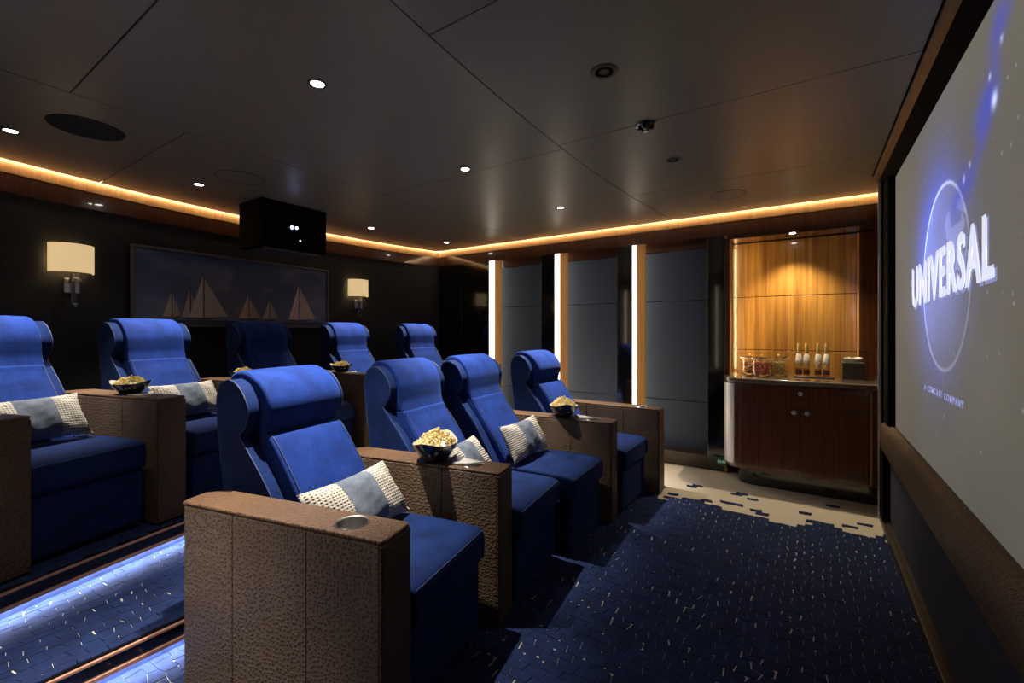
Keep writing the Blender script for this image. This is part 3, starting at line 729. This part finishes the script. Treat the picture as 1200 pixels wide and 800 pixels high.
def tri(U, V, a, b, c):
    def s(p, q): return (U-q[0])*(p[1]-q[1])-(p[0]-q[0])*(V-q[1])
    d1, d2, d3 = s(a, b), s(b, c), s(c, a)
    return ~(((d1 < 0) | (d2 < 0) | (d3 < 0)) & ((d1 > 0) | (d2 > 0) | (d3 > 0)))
def picture_fn(U, V):
    sky = np.stack([0.045+0.07*(1-V), 0.075+0.06*(1-V), 0.16+0.02*(1-V)], -1)
    cl = np.clip(vnoise(U, V, 7, 4, 5)*2.2-1.0, 0, 1)*np.clip(1.2-V*0.7, 0, 1)
    k = cl[..., None]*0.85; c = sky*(1-k)+np.array([0.26, 0.23, 0.24])*k
    for (cx, top, hw, lean, col) in ((0.135, 0.44, 0.030, 0.0, (0.24, 0.19, 0.15)), (0.215, 0.50, 0.030, 0.0, (0.26, 0.20, 0.16)), (0.275, 0.72, 0.060, 0.03, (0.34, 0.27, 0.21)),
                                     (0.50, 0.47, 0.045, 0.0, (0.30, 0.22, 0.16)), (0.62, 0.42, 0.035, 0.0, (0.27, 0.21, 0.16)), (0.805, 0.72, 0.062, 0.02, (0.38, 0.24, 0.19))):
        m1 = tri(U, V, (cx-hw, 0.10), (cx+0.004, top), (cx+0.004, 0.10)); m2 = tri(U, V, (cx+0.010, 0.10), (cx+0.010, top*0.93), (cx+hw*1.55+lean, 0.12))
        sh = (0.85+0.25*vnoise(U, V, 30, 12, 9))[..., None]
        c = np.where(m1[..., None], np.array(col)*1.9*sh, c); c = np.where(m2[..., None], np.array(col)*1.5*sh, c)
        mast = (abs(U-cx-0.006) < 0.0022) & (V > 0.09) & (V < top+0.05); c = np.where(mast[..., None], np.array([0.06, 0.05, 0.05]), c)
        hull = (abs(U-cx-0.01) < hw*1.2) & (V > 0.055+0.02*abs(U-cx)/hw) & (V < 0.095); c = np.where(hull[..., None], np.array([0.07, 0.06, 0.06]), c)
    sea = V < 0.06; c = np.where(sea[..., None], np.array([0.03, 0.045, 0.08])*(0.7+0.8*vnoise(U, V, 60, 3, 4))[..., None], c)
    return c
pw, ph = 1.70, 0.62
pa = math.atan2(xwall(2.88)-xwall(1.19), 1.69)
pic = thing('framed_picture', 'wide framed print of white sailing boats on dusky sea, on the dark back wall', 'picture',
            ((xwall(1.19)+xwall(2.88))/2+0.045, 2.035, 1.615), rot=(0, 0, PI/2-pa))
po = grid_image('print', pw-0.05, ph-0.05, 420, 150, picture_fn, M['picture'], pic); po.location = (0, -0.004, 0)
# local +X must run to the right for a viewer in the room: towards far wall, face looks to +world X => local -Y
box('backing', (-pw/2+0.01, 0.0, -ph/2+0.01), (pw/2-0.01, 0.02, ph/2-0.01), M['black'], pic)
for lo, hi in (((-pw/2, -0.018, ph/2-0.022), (pw/2, 0.02, ph/2)), ((-pw/2, -0.018, -ph/2), (pw/2, 0.02, -ph/2+0.022)),
               ((-pw/2, -0.018, -ph/2+0.022), (-pw/2+0.022, 0.02, ph/2-0.022)), ((pw/2-0.022, -0.018, -ph/2+0.022), (pw/2, 0.02, ph/2-0.022))):
    box('frame_bar', lo, hi, M['frame'], pic, bev=0.003)
def sconce(y, z, label):
    a = math.atan((y-2.46)/7.65)
    s = thing('wall_sconce', label, 'lamp', (xwall(y), y, z), -a*0+math.asin((2.46-y)/7.65), 'wall lamps with drum shades')
    # half drum shade in front of the wall (local +X into the room)
    bm = bmesh.new(); n = 28; rin = []
    for k in range(n+1):
        q = -PI/2*0.98+PI*0.98*k/n; rin.append((0.02+0.110*math.cos(q), 0.120*math.sin(q)))
    def shellwall(off, z0, z1): return [[bm.verts.new((x-off*math.cos(-PI/2+PI*k/n), y_*(1-off/0.12), zz)) for k, (x, y_) in enumerate(rin)] for zz in (z0, z1)]
    A = shellwall(0, -0.100, 0.090); B = shellwall(0.004, -0.100, 0.090)
    for k in range(n):
        bm.faces.new((A[0][k], A[0][k+1], A[1][k+1], A[1][k])); bm.faces.new((B[0][k], B[1][k], B[1][k+1], B[0][k+1]))
        bm.faces.new((A[1][k], A[1][k+1], B[1][k+1], B[1][k])); bm.faces.new((A[0][k], B[0][k], B[0][k+1], A[0][k+1]))
    fin('lamp_shade', bm, M['shade'], s)
    box('wall_plate', (0.0, -0.032, -0.235), (0.018, 0.032, -0.135), M['chrome'], s, bev=0.004)
    box('bracket', (0.018, -0.012, -0.165), (0.078, 0.012, -0.145), M['chrome'], s, bev=0.003)
    lathe_o('stem_collar', [(0, -0.108), (0.022, -0.108), (0.022, -0.135), (0.030, -0.140), (0.030, -0.158), (0, -0.158)], M['chrome'], s, 20, (0.08, 0, 0))
    lathe_o('glass_stem', [(0, -0.158), (0.022, -0.158), (0.022, -0.310), (0, -0.310)], M['stemglass'], s, 20, (0.08, 0, 0))
    lathe_o('finial', [(0, -0.310), (0.020, -0.310), (0.018, -0.318), (0.008, -0.324), (0.006, -0.334), (0, -0.336)], M['chrome'], s, 16, (0.08, 0, 0))
    lathe_o('lamp_bulb', [(0, -0.06), (0.018, -0.05), (0.024, -0.02), (0.018, 0.01), (0, 0.02)], emit('sconce_bulb', (1, 0.72, 0.4), 18), s, 16, (0.075, 0, 0))
sconce(0.845, 1.765, 'wall lamp with cream drum shade left of sailing picture')
sconce(3.26, 1.765, 'wall lamp with cream drum shade right of sailing picture')

# ================================================================ PROJECTION SCREEN
SX = 0.447; sy0, sy1, sz0, sz1 = 0.35, 3.655, 0.672, 2.235
sw, shh = sy1-sy0, sz1-sz0
def screen_fn(U, V):
    Y = sy1-U*sw; Z = sz0+V*shh
    n1 = vnoise(U, V, 5, 3, 21); n2 = vnoise(U, V, 14, 8, 22, 5)
    base = np.array([0.175, 0.160, 0.128])*(0.66+0.25*n1+0.28*V)[..., None]
    c = base.copy()
    cy, cz, rr = 2.46, 1.485, 0.372
    d = np.hypot(Y-cy, Z-cz); ang = np.arctan2(Z-cz, cy-Y)
    up = np.clip((Z-1.28)/0.5, 0, 1)
    left = np.clip(0.6+0.6*(Y-cy)/rr, 0.15, 1.3)
    glow = np.exp(-np.clip(d-rr, 0, 9)/0.12)*(d > rr)*left*(0.25+0.75*up)
    k = np.clip(glow*1.25, 0, 1)[..., None]; c = c*(1-k)+np.array([0.16, 0.21, 0.95])*k
    body = (d <= rr)
    fill = (0.22+0.95*np.clip((Z-1.15)/0.6, 0, 1))*(0.62+0.5*np.clip((Y-cy)/rr, -1, 1))*(0.6+0.8*n2)
    c = np.where(body[..., None], base*(1-0.55*np.clip(fill, 0, 1)[..., None])+np.clip(fill, 0, 2)[..., None]*np.array([0.22, 0.29, 0.95]), c)
    rim = np.exp(-((d-rr)/0.007)**2)*(0.25+0.75*np.clip((Z-1.1)/0.6, 0, 1)); c += (rim*np.clip(0.75+0.5*(Y-cy)/rr, .3, 1.3))[..., None]*np.array([0.85, 0.95, 1.25])
    land = (n2 > 0.56) & body & (Z > 1.45); c = np.where(land[..., None], c+np.array([0.12, 0.14, 0.25]), c)
    # nebula streak rising to the upper right
    pts = [(2.30, 1.75), (2.12, 1.82), (1.98, 1.93), (1.88, 2.02), (1.80, 2.16)]
    neb = np.zeros_like(U)
    for (a, b), (p, q) in zip(pts[:-1], pts[1:]):
        t = np.clip(((Y-a)*(p-a)+(Z-b)*(q-b))/((p-a)**2+(q-b)**2), 0, 1); dd = np.hypot(Y-a-t*(p-a), Z-b-t*(q-b)); neb = np.maximum(neb, np.exp(-(dd/0.075)**2))
    neb *= np.clip(n2*2.6-0.7, 0, 1.6)
    k = np.clip(neb*0.75, 0, 0.9)[..., None]; c = c*(1-k)+np.array([0.07, 0.10, 0.78])*k
    for (a, b, r, s) in ((1.86, 1.945, 0.022, 1.2), (1.90, 2.03, 0.010, .8), (2.17, 1.80, 0.014, .6), (2.10, 1.83, 0.010, .5), (1.80, 2.09, 0.012, .5)):
        c += (np.exp(-((Y-a)**2+(Z-b)**2)/r**2)*s)[..., None]*np.array([0.6, 0.7, 1.0])
    g = np.random.RandomState(3)
    for _ in range(70):
        a, b = g.uniform(1.2, 3.5), g.uniform(0.8, 2.2); s = g.uniform(0.05, 0.45)
        c += (np.exp(-((Y-a)**2+(Z-b)**2)/0.0045**2)*s)[..., None]*np.array([0.7, 0.75, 1.0])
    # soft light gathered below and left of the lettering
    low = np.exp(-((Y-2.62)/0.45)**2-((Z-1.42)/0.30)**2)*0.22; c += low[..., None]*np.array([0.35, 0.42, 1.0])
    return c
scr = thing('projection_screen', 'large projection screen showing a glowing blue globe with white lettering', 'screen', (SX, (sy0+sy1)/2, (sz0+sz1)/2), -PI/2)
grid_image('screen_surface', sw, shh, 900, 420, screen_fn, M['screen'], scr)
box('screen_backing', (-sw/2, 0.002, -shh/2), (sw/2, 0.0125, shh/2), M['black'], scr)
def lettering(name, body, y_left, y_right, z0, z1, mat, depth, off, bold=0.0, space=1.0, shear=0, tiltz=0.0):
    cu = bpy.data.curves.new('t', 'FONT'); cu.body = body; cu.size = 1; cu.offset = bold; cu.space_character = space; cu.resolution_u = 3
    to = bpy.data.objects.new('t', cu); C.objects.link(to); bpy.context.view_layer.update()
    me = bpy.data.meshes.new_from_object(to.evaluated_get(bpy.context.evaluated_depsgraph_get())); bpy.data.objects.remove(to)
    co = np.array([v.co for v in me.vertices]); mn, mx = co.min(0), co.max(0)
    W = y_left-y_right; H = z1-z0; yc, zc = scr.location.y, scr.location.z
    for v in me.vertices:
        a = (v.co.x-mn[0])/(mx[0]-mn[0]); b = (v.co.y-mn[1])/(mx[1]-mn[1])
        v.co = (yc-(y_left-a*W), -off, z0+b*H+shear*(a-0.5)**2+tiltz*(a-0.2)-zc)
    me.name = name; me.materials.clear()
    bm = bmesh.new(); bm.from_mesh(me); bmesh.ops.recalc_face_normals(bm, faces=bm.faces)
    r = bmesh.ops.extrude_face_region(bm, geom=bm.faces[:]); bmesh.ops.translate(bm, verts=[e for e in r['geom'] if isinstance(e, bmesh.types.BMVert)], vec=(0, -depth, 0))
    bm.to_mesh(me); bm.free()
    return link(name, me, mat, scr)
lettering('lettering_shadow', 'UNIVERSAL', 3.068, 1.832, 1.383, 1.592, M['lettersd'], 0.0010, 0.0015, 0.028, 1.12, 0.0, 0.036)
lettering('lettering', 'UNIVERSAL', 3.08, 1.845, 1.395, 1.600, M['letters'], 0.0015, 0.0045, 0.024, 1.12, 0.0, 0.036)
lettering('small_lettering', 'A COMCAST COMPANY', 2.80, 2.16, 0.998, 1.026, M['small'], 0.0010, 0.0015, 0.02, 1.5)

# ================================================================ BAR
cab = thing('bar_cabinet', 'glossy dark wood bar cabinet with rounded end and two doors', 'cabinet', (0, 0, 0))
CF = 4.12; xl, xr, xm = -0.525, 0.352, -0.061
def rounded(x0, x1, yf, yb, r, n=8):
    return [(x1, yb), (x1, yf)]+[(x0+r-r*math.sin(PI/2*i/n), yf+r-r*math.cos(PI/2*i/n)) for i in range(n+1)]+[(x0, yb)]
YB = 4.622
bm = bmesh.new(); prism(bm, rounded(-0.605, 0.50, CF+0.014, YB, 0.13), 0.135, 0.842, 'Z'); fin('carcass', bm, M['cabwood'], cab)
bm = bmesh.new(); prism(bm, rounded(-0.52, 0.42, CF+0.05, YB, 0.14), 0.0, 0.135, 'Z'); fin('plinth', bm, M['blackgloss'], cab)
dr = box('drawer', (xl+0.045, CF-0.004, 0.676), (xr, CF+0.014, 0.828), M['cabwood'], cab, bev=0.003)
def knob(x, z, parent, y=CF-0.004):
    bm = bmesh.new(); lathe(bm, [(0, 0), (0.007, 0), (0.007, 0.010), (0.016, 0.013), (0.017, 0.019), (0.012, 0.023), (0, 0.024)], 18)
    bmesh.ops.rotate(bm, verts=bm.verts, cent=(0, 0, 0), matrix=Matrix.Rotation(PI/2, 3, 'X')); bmesh.ops.translate(bm, verts=bm.verts, vec=(x, y, z)); fin('knob', bm, M['chrome'], parent)
knob(xm, 0.785, dr)
for a, b, kx in ((xl+0.045, xm-0.004, xm-0.043), (xm+0.004, xr, xm+0.043)):
    d = box('door', (a, CF-0.004, 0.150), (b, CF+0.014, 0.667), M['cabwood'], cab, bev=0.003); knob(kx, 0.637, d)
bm = bmesh.new()   # quarter round ribbed steel column at the left corner
pc = [( -0.475-0.143*math.sin(q), CF+0.145-0.143*math.cos(q)) for q in (PI*0.12+PI/2*0.72*i/12 for i in range(13))]
prism(bm, pc+[(-0.475-0.128*math.sin(q), CF+0.145-0.128*math.cos(q)) for q in (PI*0.12+PI/2*0.72*i/12 for i in range(12, -1, -1))], 0.165, 0.832, 'Z')
fin('corner_column', bm, M['steel'], cab)
box('corner_column', (0.362, CF-0.002, 0.15), (0.376, CF+0.014, 0.83), M['maple'], cab, bev=0.003)
ct = bmesh.new(); prism(ct, rounded(-0.615, 0.50, CF-0.01, YB, 0.14), 0.843, 0.885, 'Z', 0.012, 3)
tag(fin('bar_counter', ct, M['counter'], None, wn=True), 'polished dark counter top with rounded corner on the bar cabinet', 'counter')
CT = 0.8855
def jar(x, y, mat, label, nm, clabel, seed):
    j = thing('sweet_jar', label, 'jar', (x, y, CT), 0, 'glass sweet jars')
    lathe_o('jar_body', [(0, 0), (0.062, 0.0), (0.072, 0.012), (0.074, 0.05), (0.074, 0.135), (0.070, 0.146), (0.066, 0.146), (0.070, 0.133), (0.070, 0.05), (0.067, 0.014), (0, 0.008)], M['glass'], j, 28)
    l = lathe_o('jar_lid', [(0, 0.1655), (0.030, 0.165), (0.070, 0.160), (0.079, 0.154), (0.079, 0.1475), (0, 0.1475)], M['glass'], j, 28)
    lathe_o('rim_ring', [(0.075, 0.146), (0.081, 0.146), (0.081, 0.152), (0.075, 0.152)], M['bowlin'], j, 28)
    lathe_o('lid_knob', [(0, 0.165), (0.006, 0.165), (0.010, 0.178), (0.006, 0.186), (0, 0.187)], M['gold'], l, 12)
    r = random.Random(seed); bm = bmesh.new()
    for k in range(120):
        a = r.uniform(0, 2*PI); q = 0.058*math.sqrt(r.uniform(0.3, 1)); z = r.uniform(0.022, 0.118)
        q = min(q, 0.046+z*0.2) if z < 0.06 else q
        bmesh.ops.create_icosphere(bm, subdivisions=1, radius=r.uniform(0.0095, 0.0125), matrix=Matrix.Translation((q*math.cos(a), q*math.sin(a), z)) @ Matrix.Scale(0.7, 4, (r.random(), r.random(), 1)))
    tag(fin(nm, bm, mat, None, loc=(x, y, CT)), clabel, 'sweets', kind='stuff')
jar(-0.445, 4.50, M['choc'], 'leftmost glass jar on the counter, brown sweets inside', 'sweets', 'brown sweets inside the leftmost jar', 1)
jar(-0.340, 4.365, M['red'], 'middle glass jar on the counter, red sweets inside', 'sweets', 'red sweets inside the middle jar', 2)
jar(-0.225, 4.48, M['nuts'], 'rightmost glass jar on the counter, golden nuts inside', 'nuts', 'golden nuts inside the right jar', 3)
tr = box('tray', (-0.115, 4.42, CT), (0.165, 4.56, CT+0.012), M['bronze'], bev=0.004); tag(tr, 'flat dark tray under the four bottles', 'tray')
bx = (-0.078, -0.022, 0.058, 0.114)
bottle0 = None
blabs = ('leftmost of the four small bottles on the bar tray', 'second small bottle from the left on the bar tray', 'third small bottle from the left on the bar tray', 'rightmost of the four small bottles on the bar tray')
for x, lab in zip(bx, blabs):
    if bottle0 is None:
        b = bottle0 = thing('bottle', lab, 'bottle', (x, 4.48, CT+0.0125), 0, 'bottles on the bar tray')
        lathe_o('bottle_glass', [(0, 0), (0.020, 0), (0.022, 0.006), (0.022, 0.115), (0.020, 0.135), (0.012, 0.175), (0.0105, 0.20), (0, 0.20)], M['amber'], b, 20)
        lathe_o('neck_foil', [(0.0108, 0.19), (0.0125, 0.20), (0.0125, 0.262), (0.010, 0.270), (0, 0.270)], M['gold'], b, 18)
        lathe_o('bottle_label', [(0.0222, 0.062), (0.0230, 0.062), (0.0230, 0.105), (0.0222, 0.105)], M['label'], b, 20)
        lathe_o('dark_label', [(0.0222, 0.015), (0.0230, 0.015), (0.0230, 0.050), (0.0222, 0.050)], M['rosewood'], b, 20)
        bm = bmesh.new(); lathe(bm, [(0.0125, 0.185), (0.018, 0.175), (0.022, 0.150), (0.0235, 0.130), (0.020, 0.128), (0.014, 0.160)], 14)
        for v in bm.verts: v.co += Vector((rnd.uniform(-1, 1), rnd.uniform(-1, 1), rnd.uniform(-1, 1)))*0.0015
        fin('cloth_collar', bm, M['white'], b)
        bm = bmesh.new(); add_box(bm, (-0.019, -0.0015, -0.016), (0.019, 0.0015, 0.016), 0.001); bmesh.ops.rotate(bm, verts=bm.verts, cent=(0, 0, 0), matrix=Matrix.Rotation(-0.6, 3, 'Y')); bmesh.ops.translate(bm, verts=bm.verts, vec=(-0.006, -0.034, 0.116)); fin('paper_tag', bm, M['white'], b)
    else: dup(bottle0, (x, 4.48, CT+0.0125), rnd.uniform(-.1, .1), lab)
tb = thing('tissue_box', 'square dark olive tissue box with white tissue at right end of counter', 'tissue box', (0.288, 4.49, CT))
bm = bmesh.new(); add_box(bm, (-0.072, -0.07, 0), (0.072, 0.07, 0.135), 0.004); fin('box_cover', bm, M['olive'], tb, wn=True)
bm = bmesh.new(); n = 20
R_ = []
for (r, z) in ((0.030, 0.1352), (0.046, 0.148), (0.056, 0.165), (0.050, 0.172), (0.020, 0.160)):
    R_.append([bm.verts.new((r*(1+0.25*math.sin(3*2*PI*k/n))*math.cos(2*PI*k/n), 0.5*r*math.sin(2*PI*k/n), z+0.005*math.sin(2*2*PI*k/n)*(z > 0.14))) for k in range(n)])
for A, B in zip(R_[:-1], R_[1:]):
    for k in range(n): bm.faces.new((A[k], A[(k+1) % n], B[(k+1) % n], B[k]))
fin('tissue', bm, M['white'], tb)
sg = thing('exit_sign', 'small green plate low on wall beside the bar cabinet', 'sign', (-0.652, FAR-0.012, 0.10), 0)
box('sign_plate', (-0.05, -0.012, -0.038), (0.035, 0.0, 0.038), M['green'], sg, bev=0.002)
bm = bmesh.new()
for k in range(4): add_box(bm, (-0.040+0.018*k, -0.0135, -0.014), (-0.028+0.018*k, -0.0121, 0.010))
fin('sign_marks', bm, M['greenpale'], sg, smooth=False)
# small downlights over the bar
for x, lab in ((-0.12, 'small lit downlight in bar niche header'),):
    d = thing('downlight', lab, 'downlight', (x, 4.41, 2.09), group='round recessed downlights')
    lathe_o('lamp_lens', [(0, -0.001), (0.022, -0.0015), (0.022, 0.002), (0, 0.002)], M['bulb'], d, 20)
    l = bpy.data.lights.new('spot', 'SPOT'); l.energy = BAR_SPOT_W*3; l.spot_size = R(105); l.spot_blend = 0.8; l.shadow_soft_size = 0.02; l.color = (1, 0.82, 0.55)
    o = bpy.data.objects.new('spot_beam', l); C.objects.link(o); o.parent = d; o.location = (0, 0, -0.012)
